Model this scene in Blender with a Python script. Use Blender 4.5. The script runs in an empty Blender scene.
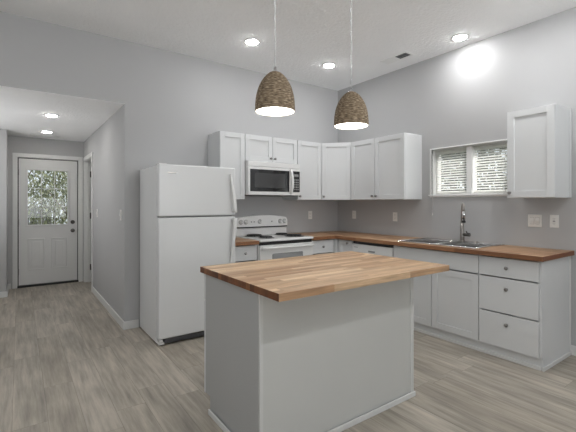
import bpy, bmesh, math, random
from mathutils import Vector, Matrix
PI = math.pi
random.seed(7)
C = bpy.context.scene.collection
scene = bpy.context.scene

# ------------------------------------------------------------------ camera
CAM = Vector((-3.9469, -4.2193, 1.327)); YAW = 0.6203; FPX = 376.26
cam_d = bpy.data.cameras.new('camera'); cam = bpy.data.objects.new('camera', cam_d); C.objects.link(cam)
cam_d.sensor_width = 36.0; cam_d.sensor_fit = 'HORIZONTAL'; cam_d.lens = 36.0 * FPX / 576.0
cam_d.shift_y = -(216 - 203.455) / 576.0
cam.location = CAM; cam.rotation_euler = (PI / 2, 0, -YAW)
cam_d.clip_start = 0.05
scene.camera = cam

# ------------------------------------------------------------------ world, large lights, exposure
w = bpy.data.worlds.new('world'); scene.world = w; w.use_nodes = True
bg = w.node_tree.nodes['Background']; bg.inputs[0].default_value = (0.86, 0.93, 1.0, 1); bg.inputs[1].default_value = 1.15

def area(name, loc, rot, sx, sy, power, col=(1, 1, 1)):
    l = bpy.data.lights.new(name, 'AREA'); l.shape = 'RECTANGLE'; l.size = sx; l.size_y = sy
    l.energy = power; l.color = col
    o = bpy.data.objects.new(name, l); C.objects.link(o); o.location = loc; o.rotation_euler = rot
    return o
# added unseen fill lights in place of daylight; these walls have no openings
area('fill_rear', (-3.2, -7.40, 1.45), (PI / 2 + .85, 0, 0), 4.6, 2.0, 62, (0.94, 0.975, 1.0))
area('fill_side', (-6.50, -3.4, 1.5), (PI / 2 + .85, 0, -PI / 2), 2.6, 1.8, 25, (0.96, 0.98, 1.0))
area('fill_hall', (-5.24, 1.25, 1.3), (PI / 2 + 1.0, 0, -PI / 2), 1.6, 1.3, 26, (0.97, 0.98, 1.0))  # added to brighten the hall and its ceiling
hw = area('fill_high', (-1.4, -7.38, 1.9), (PI / 2 + .46, 0, .04), 1.8, 1.0, 36, (0.95, 0.98, 1.0)); hw.data.spread = math.radians(80)  # added upward beam to brighten the ceiling and upper cabinets
sun_d = bpy.data.lights.new('sun', 'SUN'); sun_d.energy = 5.5; sun_d.angle = math.radians(1.5); sun_d.color = (1.0, 0.97, 0.92)
sun = bpy.data.objects.new('sun', sun_d); C.objects.link(sun)
sun.rotation_euler = Vector((.80, -.62, 1.05)).to_track_quat('Z', 'Y').to_euler()
LAMP = 150.0          # emission of the big-room downlight lenses
REAR_LAMP = 275.0
HALL_LAMP = 108.0
PEND = 9.0

vs = scene.view_settings
scene.display_settings.display_device = 'sRGB'
vs.view_transform = 'Standard'; vs.look = 'None'; vs.gamma = 1.0; vs.use_curve_mapping = False
vs.exposure = 0.0

# ------------------------------------------------------------------ materials
def nt(name):
    m = bpy.data.materials.new(name); m.use_nodes = True
    t = m.node_tree; b = t.nodes['Principled BSDF']
    return m, t, b
def mat(name, col, rough=0.5, metal=0.0, spec=0.5, bump=None, mottle=0.0):
    m, t, b = nt(name)
    b.inputs['Base Color'].default_value = (*col, 1); b.inputs['Roughness'].default_value = rough
    b.inputs['Metallic'].default_value = metal; b.inputs['Specular IOR Level'].default_value = spec
    tc = t.nodes.new('ShaderNodeTexCoord')
    if bump:
        n = t.nodes.new('ShaderNodeTexNoise'); n.inputs['Scale'].default_value = bump[0]; n.inputs['Detail'].default_value = 3
        bp = t.nodes.new('ShaderNodeBump'); bp.inputs['Strength'].default_value = bump[1]; bp.inputs['Distance'].default_value = bump[2]
        t.links.new(tc.outputs['Object'], n.inputs['Vector']); t.links.new(n.outputs['Fac'], bp.inputs['Height'])
        t.links.new(bp.outputs['Normal'], b.inputs['Normal'])
    n = t.nodes.new('ShaderNodeTexNoise'); n.inputs['Scale'].default_value = 3.0
    t.links.new(tc.outputs['Object'], n.inputs['Vector'])
    mx = t.nodes.new('ShaderNodeMix'); mx.data_type = 'RGBA'
    k = 1 - (mottle or 0.02)
    mx.inputs[6].default_value = (*[c * k for c in col], 1); mx.inputs[7].default_value = (*[min(1, c * (2 - k)) for c in col], 1)
    t.links.new(n.outputs['Fac'], mx.inputs[0]); t.links.new(mx.outputs[2], b.inputs['Base Color'])
    return m
def emit(name, col, s):
    m, t, b = nt(name)
    b.inputs['Base Color'].default_value = (*col, 1)
    b.inputs['Emission Color'].default_value = (*col, 1); b.inputs['Emission Strength'].default_value = s
    return m
def planks(name, along, width, length, ramp, rough, grain=0.25, gap=0.0, spec=0.5, gscale=(3.0, 60.0), gapdark=0.5):
    """boards running along world axis 'along' (0=x, 1=y), one random tone per board"""
    m, t, b = nt(name); N = t.nodes; L = t.links
    def math_(op, a, c=None):
        n = N.new('ShaderNodeMath'); n.operation = op
        for i, v in ((0, a), (1, c)):
            if v is None: continue
            if isinstance(v, (int, float)): n.inputs[i].default_value = v
            else: L.new(v, n.inputs[i])
        return n.outputs[0]
    g = N.new('ShaderNodeNewGeometry'); s = N.new('ShaderNodeSeparateXYZ'); L.new(g.outputs['Position'], s.inputs[0])
    A, B = (s.outputs[0], s.outputs[1]) if along == 0 else (s.outputs[1], s.outputs[0])
    rowf = math_('DIVIDE', math_('ADD', B, 20.003), width); row = math_('FLOOR', rowf)
    wn = N.new('ShaderNodeTexWhiteNoise'); wn.noise_dimensions = '1D'; L.new(row, wn.inputs['W'])
    colf = math_('ADD', math_('DIVIDE', math_('ADD', A, 20.0), length), math_('MULTIPLY', wn.outputs['Value'], 7.3)); col = math_('FLOOR', colf)
    cv = N.new('ShaderNodeCombineXYZ'); L.new(row, cv.inputs[0]); L.new(col, cv.inputs[1])
    w2 = N.new('ShaderNodeTexWhiteNoise'); w2.noise_dimensions = '2D'; L.new(cv.outputs[0], w2.inputs['Vector'])
    cr = N.new('ShaderNodeValToRGB'); e = cr.color_ramp.elements
    e[0].position = 0; e[0].color = (*ramp[0], 1); e[1].position = 1; e[1].color = (*ramp[-1], 1)
    for i, c in enumerate(ramp[1:-1]):
        x = e.new((i + 1) / (len(ramp) - 1)); x.color = (*c, 1)
    L.new(w2.outputs['Value'], cr.inputs[0])
    # grain: noise stretched along the board, shifted per board
    gv = N.new('ShaderNodeCombineXYZ')
    L.new(math_('ADD', math_('MULTIPLY', A, gscale[0]), math_('MULTIPLY', w2.outputs['Value'], 31.0)), gv.inputs[0])
    L.new(math_('MULTIPLY', B, gscale[1]), gv.inputs[1]); L.new(math_('MULTIPLY', s.outputs[2], gscale[1]), gv.inputs[2])
    n = N.new('ShaderNodeTexNoise'); n.inputs['Scale'].default_value = 1.0; n.inputs['Detail'].default_value = 5; n.inputs['Roughness'].default_value = 0.62
    L.new(gv.outputs[0], n.inputs['Vector'])
    mr = N.new('ShaderNodeMapRange'); mr.inputs['From Min'].default_value = 0.3; mr.inputs['From Max'].default_value = 0.7
    mr.inputs['To Min'].default_value = 1 - grain; mr.inputs['To Max'].default_value = 1 + grain * 0.7
    L.new(n.outputs['Fac'], mr.inputs['Value'])
    # broad blotches
    n2 = N.new('ShaderNodeTexNoise'); n2.inputs['Scale'].default_value = 1.0; n2.inputs['Detail'].default_value = 2
    gv2 = N.new('ShaderNodeCombineXYZ')
    L.new(math_('ADD', math_('MULTIPLY', A, gscale[0] * .8), math_('MULTIPLY', w2.outputs['Value'], 17.0)), gv2.inputs[0]); L.new(math_('MULTIPLY', B, gscale[1] * .18), gv2.inputs[1])
    L.new(gv2.outputs[0], n2.inputs['Vector'])
    mr2 = N.new('ShaderNodeMapRange'); mr2.inputs['From Min'].default_value = 0.3; mr2.inputs['From Max'].default_value = 0.7
    mr2.inputs['To Min'].default_value = 1 - grain * .5; mr2.inputs['To Max'].default_value = 1 + grain * .4
    L.new(n2.outputs['Fac'], mr2.inputs['Value'])
    f = math_('MULTIPLY', mr.outputs[0], mr2.outputs[0])
    if gap > 0:
        fr = math_('FRACT', rowf); fc = math_('FRACT', colf)
        g1 = math_('LESS_THAN', fr, gap / width); g2 = math_('LESS_THAN', fc, gap / length)
        gg = math_('MAXIMUM', g1, g2)
        f = math_('MULTIPLY', f, math_('SUBTRACT', 1.0, math_('MULTIPLY', gg, gapdark)))
    vm = N.new('ShaderNodeVectorMath'); vm.operation = 'SCALE'; L.new(cr.outputs[0], vm.inputs[0]); L.new(f, vm.inputs['Scale'])
    L.new(vm.outputs[0], b.inputs['Base Color'])
    b.inputs['Roughness'].default_value = rough; b.inputs['Specular IOR Level'].default_value = spec
    bp = N.new('ShaderNodeBump'); bp.inputs['Strength'].default_value = 0.25; bp.inputs['Distance'].default_value = 0.001
    L.new(f, bp.inputs['Height']); L.new(bp.outputs['Normal'], b.inputs['Normal'])
    return m

M = {}
M['wall'] = mat('grey_wall_paint', (0.478, 0.478, 0.48), 0.85, spec=0.25, bump=(180, 0.15, 0.001))
M['ceiling'] = mat('white_ceiling_texture', (0.92, 0.92, 0.92), 0.95, spec=0.1, bump=(38, 1.0, 0.009), mottle=0.03)
M['trim'] = mat('white_trim_paint', (0.72, 0.72, 0.71), 0.45)
M['floor'] = planks('grey_vinyl_plank', 1, 0.18, 1.22,
    [(0.35, 0.312, 0.258), (0.43, 0.388, 0.328), (0.39, 0.352, 0.295), (0.455, 0.41, 0.348)], 0.45, grain=0.34, gap=0.0025, spec=0.4, gscale=(2.2, 26.0), gapdark=0.4)
BUTCH = [(0.29, 0.155, 0.075), (0.60, 0.40, 0.235), (0.46, 0.28, 0.15), (0.76, 0.56, 0.36), (0.38, 0.215, 0.115), (0.66, 0.455, 0.275), (0.52, 0.325, 0.18)]
M['butcher_x'] = planks('butcher_block_along_x', 0, 0.042, 0.62, BUTCH, 0.40, grain=0.28, gap=0.0006, gscale=(5, 90), gapdark=0.35)
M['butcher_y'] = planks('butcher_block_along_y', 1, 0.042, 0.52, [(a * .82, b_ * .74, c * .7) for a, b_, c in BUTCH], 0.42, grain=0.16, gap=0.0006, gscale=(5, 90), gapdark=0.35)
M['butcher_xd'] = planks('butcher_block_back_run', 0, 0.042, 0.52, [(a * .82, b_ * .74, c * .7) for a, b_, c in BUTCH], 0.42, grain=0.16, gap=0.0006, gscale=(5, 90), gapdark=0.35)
ENDG = [(0.12, 0.038, 0.013), (0.22, 0.078, 0.026), (0.08, 0.024, 0.009), (0.28, 0.115, 0.042)]
M['endgrain_y'] = planks('butcher_end_grain', 0, 0.042, 30.0, ENDG, 0.5, grain=0.2, gap=0.0006, gscale=(60, 60))
M['edge_dark'] = planks('butcher_front_edge', 1, 5.0, 0.42, [(0.27, 0.125, 0.058), (0.36, 0.175, 0.085), (0.22, 0.095, 0.042), (0.40, 0.21, 0.105)], 0.45, grain=0.2, gscale=(5, 60))  # front edges coloured darker than the top
M['cab'] = mat('white_cabinet_paint', (0.70, 0.71, 0.715), 0.38)
M['island_back'] = mat('island_panel_tone', (0.60, 0.605, 0.585), 0.5)  # set somewhat darker than the cabinet white
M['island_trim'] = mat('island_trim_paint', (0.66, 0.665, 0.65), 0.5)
M['island_side'] = mat('island_side_shaded', (0.44, 0.445, 0.44), 0.5)  # shade of the left side put into the panel colour
M['gap'] = mat('dark_cabinet_interior', (0.12, 0.12, 0.12), 0.8)
M['appl'] = mat('white_appliance_enamel', (0.76, 0.77, 0.77), 0.28, bump=(420, 0.12, 0.0006))
M['appl_s'] = mat('white_smooth_plastic', (0.80, 0.80, 0.79), 0.22)
M['grey_pl'] = mat('grey_plastic', (0.28, 0.28, 0.28), 0.4)
M['grille'] = mat('grey_grille', (0.10, 0.10, 0.105), 0.4)
M['black'] = mat('black_plastic', (0.015, 0.015, 0.016), 0.35)
M['blackglass'] = mat('black_glass', (0.012, 0.012, 0.014), 0.06, spec=0.8)
M['ovenwin'] = mat('pale_grey_oven_window', (0.33, 0.335, 0.34), 0.15, spec=0.6)
M['mwscreen'] = mat('microwave_screen', (0.05, 0.05, 0.052), 0.08, spec=0.9)
M['ovenglass'] = mat('grey_oven_glass', (0.17, 0.175, 0.18), 0.1, spec=0.7)
M['nickel'] = mat('brushed_nickel', (0.36, 0.34, 0.32), 0.3, 1.0)
M['dknickel'] = mat('dark_nickel', (0.16, 0.15, 0.14), 0.32, 1.0)
M['knobm'] = mat('satin_nickel_knob', (0.33, 0.32, 0.31), 0.28, 1.0)
M['steel'] = mat('stainless_steel', (0.60, 0.595, 0.585), 0.22, 1.0, bump=(300, 0.1, 0.0005))
M['chrome'] = mat('polished_chrome', (0.75, 0.75, 0.76), 0.12, 1.0)
M['coil'] = mat('black_coil_element', (0.03, 0.03, 0.03), 0.5)
M['plate'] = mat('light_switch_plastic', (0.80, 0.79, 0.76), 0.35)
M['slotdark'] = mat('outlet_slot', (0.25, 0.24, 0.23), 0.5)
M['cordw'] = mat('clear_white_cord', (0.75, 0.75, 0.74), 0.4)
M['vent'] = mat('white_vent_metal', (0.86, 0.86, 0.85), 0.5)
M['lens'] = emit('downlight_lens', (1.0, 1.0, 1.0), LAMP)
M['lens_rear'] = emit('rear_downlight_lens', (0.985, 0.995, 1.0), REAR_LAMP)
M['lens_hall'] = emit('hall_downlight_lens', (1.0, 0.965, 0.91), HALL_LAMP)
M['bulb'] = emit('pendant_diffuser', (1.0, 0.96, 0.90), PEND)
M['fence'] = mat('weathered_fence_wood', (0.30, 0.29, 0.285), 0.8, mottle=0.2)
M['bark'] = mat('tree_bark', (0.16, 0.12, 0.09), 0.9, mottle=0.3)
M['grass'] = mat('lawn', (0.09, 0.11, 0.05), 0.95, mottle=0.3, bump=(60, 0.6, 0.02))
def leafmat(name, a, b_):
    m, t, b = nt(name)
    g = t.nodes.new('ShaderNodeNewGeometry'); cr = t.nodes.new('ShaderNodeValToRGB')
    cr.color_ramp.elements[0].color = (*a, 1); cr.color_ramp.elements[1].color = (*b_, 1)
    t.links.new(g.outputs['Random Per Island'], cr.inputs[0]); t.links.new(cr.outputs[0], b.inputs['Base Color'])
    b.inputs['Roughness'].default_value = 0.5
    tr = t.nodes.new('ShaderNodeBsdfTranslucent'); t.links.new(cr.outputs[0], tr.inputs[0])
    ms = t.nodes.new('ShaderNodeMixShader'); ms.inputs[0].default_value = 0.35
    t.links.new(b.outputs[0], ms.inputs[1]); t.links.new(tr.outputs[0], ms.inputs[2])
    t.links.new(ms.outputs[0], t.nodes['Material Output'].inputs[0])
    return m
M['leaf'] = leafmat('pale_green_leaves', (0.06, 0.08, 0.025), (0.50, 0.53, 0.34))
M['leaf2'] = leafmat('grey_green_leaves', (0.06, 0.085, 0.055), (0.15, 0.18, 0.125))
def slat_mat():
    m, t, b = nt('white_blind_slat'); b.inputs['Base Color'].default_value = (0.88, 0.88, 0.87, 1); b.inputs['Roughness'].default_value = 0.5
    tr = t.nodes.new('ShaderNodeBsdfTranslucent'); tr.inputs[0].default_value = (0.9, 0.9, 0.88, 1)
    ms = t.nodes.new('ShaderNodeMixShader'); ms.inputs[0].default_value = 0.7
    t.links.new(b.outputs[0], ms.inputs[1]); t.links.new(tr.outputs[0], ms.inputs[2])
    t.links.new(ms.outputs[0], t.nodes['Material Output'].inputs[0]); return m
M['slat'] = slat_mat(); M['slat_w'] = mat('white_window_liner', (0.86, 0.86, 0.85), 0.4)
def glass_mat():
    m, t, b = nt('window_glass')
    tr = t.nodes.new('ShaderNodeBsdfTransparent'); gl = t.nodes.new('ShaderNodeBsdfGlossy'); gl.inputs['Roughness'].default_value = 0.02
    ms = t.nodes.new('ShaderNodeMixShader'); ms.inputs[0].default_value = 0.05
    t.links.new(tr.outputs[0], ms.inputs[1]); t.links.new(gl.outputs[0], ms.inputs[2]); t.links.new(ms.outputs[0], t.nodes['Material Output'].inputs[0])
    return m
M['glass'] = glass_mat()
def rope_mat():
    m, t, b = nt('woven_seagrass'); N = t.nodes; L = t.links
    tc = N.new('ShaderNodeTexCoord'); s = N.new('ShaderNodeSeparateXYZ'); L.new(tc.outputs['Object'], s.inputs[0])
    at = N.new('ShaderNodeMath'); at.operation = 'ARCTAN2'; L.new(s.outputs[1], at.inputs[0]); L.new(s.outputs[0], at.inputs[1])
    cv = N.new('ShaderNodeCombineXYZ'); sc = N.new('ShaderNodeMath'); sc.operation = 'MULTIPLY'; sc.inputs[1].default_value = 4.0; L.new(at.outputs[0], sc.inputs[0])
    sz = N.new('ShaderNodeMath'); sz.operation = 'MULTIPLY'; sz.inputs[1].default_value = 170.0; L.new(s.outputs[2], sz.inputs[0])
    L.new(sc.outputs[0], cv.inputs[0]); L.new(sz.outputs[0], cv.inputs[1])
    n = N.new('ShaderNodeTexNoise'); n.inputs['Scale'].default_value = 1.0; n.inputs['Detail'].default_value = 4; L.new(cv.outputs[0], n.inputs['Vector'])
    cr = N.new('ShaderNodeValToRGB'); e = cr.color_ramp.elements
    e[0].position = 0.30; e[0].color = (0.06, 0.042, 0.026, 1); e[1].position = 0.72; e[1].color = (0.48, 0.385, 0.27, 1)
    x = e.new(0.5); x.color = (0.225, 0.165, 0.105, 1)
    L.new(n.outputs['Fac'], cr.inputs[0]); L.new(cr.outputs[0], b.inputs['Base Color']); b.inputs['Roughness'].default_value = 0.85
    bp = N.new('ShaderNodeBump'); bp.inputs['Strength'].default_value = 0.8; bp.inputs['Distance'].default_value = 0.004
    L.new(n.outputs['Fac'], bp.inputs['Height']); L.new(bp.outputs['Normal'], b.inputs['Normal']); return m
M['rope'] = rope_mat()
M['shade_in'] = mat('white_shade_lining', (0.85, 0.82, 0.76), 0.7)

# ------------------------------------------------------------------ mesh helpers
def bx(bm, x0, x1, y0, y1, z0, z1, bev=0.0, mi=0, seg=2):
    t = bmesh.new()
    vv = [t.verts.new(p) for p in [(x0, y0, z0), (x1, y0, z0), (x1, y1, z0), (x0, y1, z0), (x0, y0, z1), (x1, y0, z1), (x1, y1, z1), (x0, y1, z1)]]
    for f in [(0, 3, 2, 1), (4, 5, 6, 7), (0, 1, 5, 4), (1, 2, 6, 5), (2, 3, 7, 6), (3, 0, 4, 7)]:
        t.faces.new([vv[i] for i in f])
    if bev > 0: bmesh.ops.bevel(t, geom=t.edges[:], offset=bev, segments=seg, affect='EDGES', profile=0.5)
    merge(bm, t, mi)
def merge(bm, t, mi=0, mx=None):
    if mx is not None: bmesh.ops.transform(t, matrix=mx, verts=t.verts)
    mp = {v: bm.verts.new(v.co) for v in t.verts}
    for f in t.faces:
        try: nf = bm.faces.new([mp[v] for v in f.verts])
        except ValueError: continue
        nf.material_index = mi; nf.smooth = f.smooth
    t.free()
def lathe(bm, prof, n=24, mx=None, mi=0, smooth=True):
    """prof: list of (r, z)"""
    t = bmesh.new(); rings = []
    for r, z in prof:
        if r < 1e-6: rings.append([t.verts.new((0, 0, z))])
        else: rings.append([t.verts.new((r * math.cos(2 * PI * i / n), r * math.sin(2 * PI * i / n), z)) for i in range(n)])
    for a, b in zip(rings, rings[1:]):
        for i in range(n):
            j = (i + 1) % n
            if len(a) == 1 and len(b) == 1: continue
            if len(a) == 1: f = t.faces.new([a[0], b[j], b[i]])
            elif len(b) == 1: f = t.faces.new([a[i], a[j], b[0]])
            else: f = t.faces.new([a[i], a[j], b[j], b[i]])
            f.smooth = smooth
    merge(bm, t, mi, mx)
def tube(bm, pts, rad, n=10, mi=0, cap=True):
    """pts list of 3-vectors, rad number or list"""
    t = bmesh.new(); pts = [Vector(p) for p in pts]; rings = []
    rad = rad if isinstance(rad, (list, tuple)) else [rad] * len(pts)
    up = None
    for i, p in enumerate(pts):
        d = (pts[min(i + 1, len(pts) - 1)] - pts[max(i - 1, 0)]).normalized()
        if up is None: up = d.orthogonal().normalized()
        else: up = (up - d * up.dot(d)).normalized()
        s = d.cross(up)
        rings.append([t.verts.new(p + (up * math.cos(2 * PI * k / n) + s * math.sin(2 * PI * k / n)) * rad[i]) for k in range(n)])
    for a, b in zip(rings, rings[1:]):
        for i in range(n):
            f = t.faces.new([a[i], a[(i + 1) % n], b[(i + 1) % n], b[i]]); f.smooth = True
    if cap: t.faces.new(rings[0][::-1]); t.faces.new(rings[-1])
    merge(bm, t, mi)
def prism(bm, poly, a0, a1, axis='z', mi=0):
    """extrude 2-D polygon along axis; z: (x,y), y: (x,z), x: (y,z)"""
    t = bmesh.new()
    def P(u, v, a): return {'z': (u, v, a), 'y': (u, a, v), 'x': (a, u, v)}[axis]
    A = [t.verts.new(P(u, v, a0)) for u, v in poly]; B = [t.verts.new(P(u, v, a1)) for u, v in poly]
    t.faces.new(A); t.faces.new(B)
    for i in range(len(poly)):
        j = (i + 1) % len(poly); t.faces.new([A[i], A[j], B[j], B[i]])
    bmesh.ops.recalc_face_normals(t, faces=t.faces[:]); merge(bm, t, mi)
def obj(name, bm, mats, parent=None, mx=None, label=None):
    me = bpy.data.meshes.new(name)
    bmesh.ops.recalc_face_normals(bm, faces=bm.faces[:])
    bm.to_mesh(me); bm.free()
    for m in (mats if isinstance(mats, (list, tuple)) else [mats]): me.materials.append(M[m])
    o = bpy.data.objects.new(name, me); C.objects.link(o)
    if parent: o.parent = parent
    if mx is not None: o.matrix_local = mx
    if label: o['label'] = label
    return o
def tag(o, label, cat, group=None):
    o['label'] = label; o['category'] = cat
    if group: o['group'] = group
    return o
def thing(name, label, cat, loc=(0, 0, 0), rz=0, group=None):
    o = bpy.data.objects.new(name, None); C.objects.link(o); o.location = loc; o.rotation_euler = (0, 0, rz)
    o.empty_display_size = 0.1
    return tag(o, label, cat, group)
def struct(name, bm, m, parent=None):
    o = obj(name, bm, m, parent)
    if not parent: o['kind'] = 'structure'
    return o
def dup(root, loc, rz, label, group=None):
    r = root.copy(); C.objects.link(r); r.location = loc; r.rotation_euler = (0, 0, rz); r['label'] = label
    if group: r['group'] = group
    for ch in list(root.children):
        c = ch.copy(); C.objects.link(c); c.parent = r
        for g in ch.children:
            d = g.copy(); C.objects.link(d); d.parent = c
    return r
NB = bmesh.new
def one(x0, x1, y0, y1, z0, z1, bev=0.0):
    b = NB(); bx(b, x0, x1, y0, y1, z0, z1, bev); return b

# ------------------------------------------------------------------ room dimensions
H = 3.04; HX = -3.0456; HH = 2.377; DY = 3.0377; XL = -6.6; YR = -7.5; HLX = -5.3
# ------------------------------------------------------------------ setting
struct('floor', one(XL - .1, 0.12, YR - .1, DY + .12, -0.12, 0.0), 'floor')
struct('ceiling', one(XL - .1, 0.12, YR - .1, 0.0, H, H + .12), 'ceiling')
struct('ceiling_hall', one(HLX - .1, HX, 0.12, DY, HH, HH + .12), 'ceiling')
b = NB()
bx(b, HX + .115, 0.12, 0, 0.12, 0, H); bx(b, HX, HX + .115, 0, 0.12, 0, H)
bx(b, HLX, HX, 0, 0.12, HH, H); bx(b, XL - .1, HLX, 0, 0.12, 0, H)
struct('wall_back', b, 'wall')
b = NB()   # soffit of the opening in ceiling texture height: thin finish
bx(b, HLX, HX, 0.0005, 0.1195, HH - 0.002, HH)
struct('trim_1', b, 'ceiling')
# hall right wall with a door opening
OY0, OY1, OZ = 2.13, 2.93, 2.045
b = NB()
bx(b, HX, HX + .115, 0.12, OY0, 0, HH); bx(b, HX, HX + .115, OY1, DY, 0, HH); bx(b, HX, HX + .115, OY0, OY1, OZ, HH)
struct('wall_hall_right', b, 'wall')
# far hall wall with the entry door opening
DX0, DX1, DZ = -3.980, -3.121, 2.062
b = NB()
bx(b, HLX, DX0, DY, DY + .12, 0, HH); bx(b, DX1, -1.8, DY, DY + .12, 0, HH); bx(b, DX0, DX1, DY, DY + .12, DZ, HH)
struct('wall_hall_far', b, 'wall')
struct('wall_hall_stub', one(HLX, -4.093, 2.433, DY, 0, HH), 'wall')
struct('wall_hall_left', one(HLX - .1, HLX, 0.12, DY, 0, HH), 'wall')
# small room behind the side door
b = NB(); bx(b, -1.9, -1.8, 1.6, DY, 0, HH); bx(b, HX + .115, -1.8, 1.5, 1.6, 0, HH)
struct('wall_side_room', b, 'wall')
struct('ceiling_side_room', one(HX, -1.8, 1.5, DY + .12, HH, HH + .12), 'ceiling')
struct('wall_left', one(XL - .1, XL, YR, 0, 0, H), 'wall')
struct('wall_rear', one(XL - .1, 0.12, YR - .1, YR, 0, H), 'wall')
# right wall with window opening
WY0, WY1, WZ0, WZ1 = -2.47, -1.60, 1.43, 1.955
b = NB()
bx(b, 0, 0.12, WY1, 0.12, 0, H); bx(b, 0, 0.12, YR - .1, WY0, 0, H); bx(b, 0, 0.12, WY0, WY1, 0, WZ0); bx(b, 0, 0.12, WY0, WY1, WZ1, H)
struct('wall_right', b, 'wall')
# baseboards
BH, BT = 0.085, 0.014
def base_prof(bm, x0, x1, y0, y1):
    bx(bm, x0, x1, y0, y1, 0, BH, 0.003)
b = NB(); base_prof(b, HX - BT, -2.905, -BT, 0); struct('baseboard_back', b, 'trim')
b = NB(); base_prof(b, XL, HLX, -BT, 0); struct('baseboard_back_left', b, 'trim')
b = NB(); base_prof(b, HX - BT, HX, 0, OY0 - .065); struct('baseboard_hall_right', b, 'trim')
b = NB(); base_prof(b, HX - BT, HX, OY1 + .065, DY); struct('baseboard_hall_corner', b, 'trim')
b = NB(); base_prof(b, -4.093, DX0 - .07, DY - BT, DY); struct('baseboard_hall_far', b, 'trim')
b = NB(); base_prof(b, HLX, -4.093 + BT, 2.433 - BT, 2.433); base_prof(b, -4.093, -4.093 + BT, 2.433, DY - BT); struct('baseboard_hall_stub', b, 'trim')
b = NB(); base_prof(b, -BT, 0, YR, -2.975); struct('baseboard_right', b, 'trim')
b = NB(); base_prof(b, XL, XL + BT, YR, 0); struct('baseboard_left', b, 'trim')
# ---- entry door (door_1): casing, slab with a nine-light window, knobs, hinges
b = NB()
CW = 0.062
bx(b, DX0 - CW + .008, DX0 + .008, DY - .016, DY, 0, DZ - .008 + CW, .003)
bx(b, DX1 - .008, DX1 + CW - .008, DY - .016, DY, 0, DZ - .008 + CW, .003)
bx(b, DX0 + .008, DX1 - .008, DY - .016, DY, DZ - .008, DZ - .008 + CW, .003)
bx(b, DX0, DX0 + .012, DY, DY + .12, 0, DZ); bx(b, DX1 - .012, DX1, DY, DY + .12, 0, DZ); bx(b, DX0 + .012, DX1 - .012, DY, DY + .12, DZ - .01, DZ)
struct('trim_2', b, 'trim')
sx0, sx1, sz0, sz1 = -3.954, -3.147, 0.036, 2.038
gx0, gx1, gz0, gz1 = -3.835, -3.29, 0.985, 1.86       # glass
y0, y1 = DY + .012, DY + .055
b = NB()
bx(b, sx0, gx0, y0, y1, sz0, sz1); bx(b, gx1, sx1, y0, y1, sz0, sz1)
bx(b, gx0, gx1, y0, y1, gz1, sz1); bx(b, gx0, gx1, y0, y1, sz0, gz0)
for (a0, a1, c0, c1) in ((gx0, -3.61, .265, .765), (-3.515, gx1, .265, .765)):  # embossed panels
    r = .014
    for q in ((a0, a1, c0, c0 + r), (a0, a1, c1 - r, c1), (a0, a0 + r, c0 + r, c1 - r), (a1 - r, a1, c0 + r, c1 - r)):
        bx(b, q[0], q[1], y0 - .012, y0, q[2], q[3], .005)
    bx(b, a0 + .05, a1 - .05, y0 - .010, y0, c0 + .05, c1 - .05, .004)
wsb = b; d1 = struct('door_1', b, 'trim')
b = NB(); bx(b, DX0 + .012, sx0 + .012, y1 + .001, y1 + .02, 0.014, DZ - .01); bx(b, sx1 - .012, DX1 - .012, y1 + .001, y1 + .02, 0.014, DZ - .01); bx(b, sx0 + .012, sx1 - .012, y1 + .001, y1 + .02, sz1 - .01, DZ - .01); obj('weather_seal', b, 'black', d1); d1['kind'] = 'structure'
b = NB(); r = .028
for q in ((gx0 - r, gx1 + r, gz0 - r, gz0), (gx0 - r, gx1 + r, gz1, gz1 + r), (gx0 - r, gx0, gz0, gz1), (gx1, gx1 + r, gz0, gz1)):
    bx(b, q[0], q[1], y0 - .012, y0, q[2], q[3], .004)
obj('window_frame', b, 'trim', d1)
b = NB()
for i in (1, 2):
    x = gx0 + (gx1 - gx0) * i / 3; bx(b, x - .005, x + .005, y0 + .004, y0 + .014, gz0, gz1)
    z = gz0 + (gz1 - gz0) * i / 3; bx(b, gx0, gx1, y0 + .004, y0 + .014, z - .005, z + .005)
obj('window_grille', b, 'trim', d1)
obj('glass_pane', one(gx0, gx1, y0 + .018, y0 + .023, gz0, gz1), 'glass', d1)
def ykn(x, z, rk, nm, dep=.06):
    b = NB(); mx = Matrix.Translation((x, y0, z)) @ Matrix.Rotation(PI / 2, 4, 'X')
    lathe(b, [(0, 0), (.032, 0), (.032, .008), (.014, .012), (.012, dep * .5), (rk, dep * .65), (rk, dep * .9), (rk * .6, dep), (0, dep)], 18, mx)
    obj(nm, b, 'dknickel', d1)
ykn(-3.214, .873, .027, 'door_knob'); ykn(-3.214, 1.015, .02, 'deadbolt', .035)
for z in (.25, 1.03, 1.82):
    b = NB(); bx(b, sx0 - .016, sx0 + .004, y0 - .006, y0 + .002, z - .045, z + .045); tube(b, [(sx0 - .006, y0 - .008, z - .048), (sx0 - .006, y0 - .008, z + .048)], .008, 8); obj('hinge', b, 'dknickel', d1)
b = NB(); bx(b, sx1 + .002, sx1 + .010, y0 - .010, y0 + .004, .84, .9); obj('strike_plate', b, 'black', d1)
struct('trim_3', one(DX0, DX1, DY - .01, DY + .12, 0, .030), 'black')   # dark threshold
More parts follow.
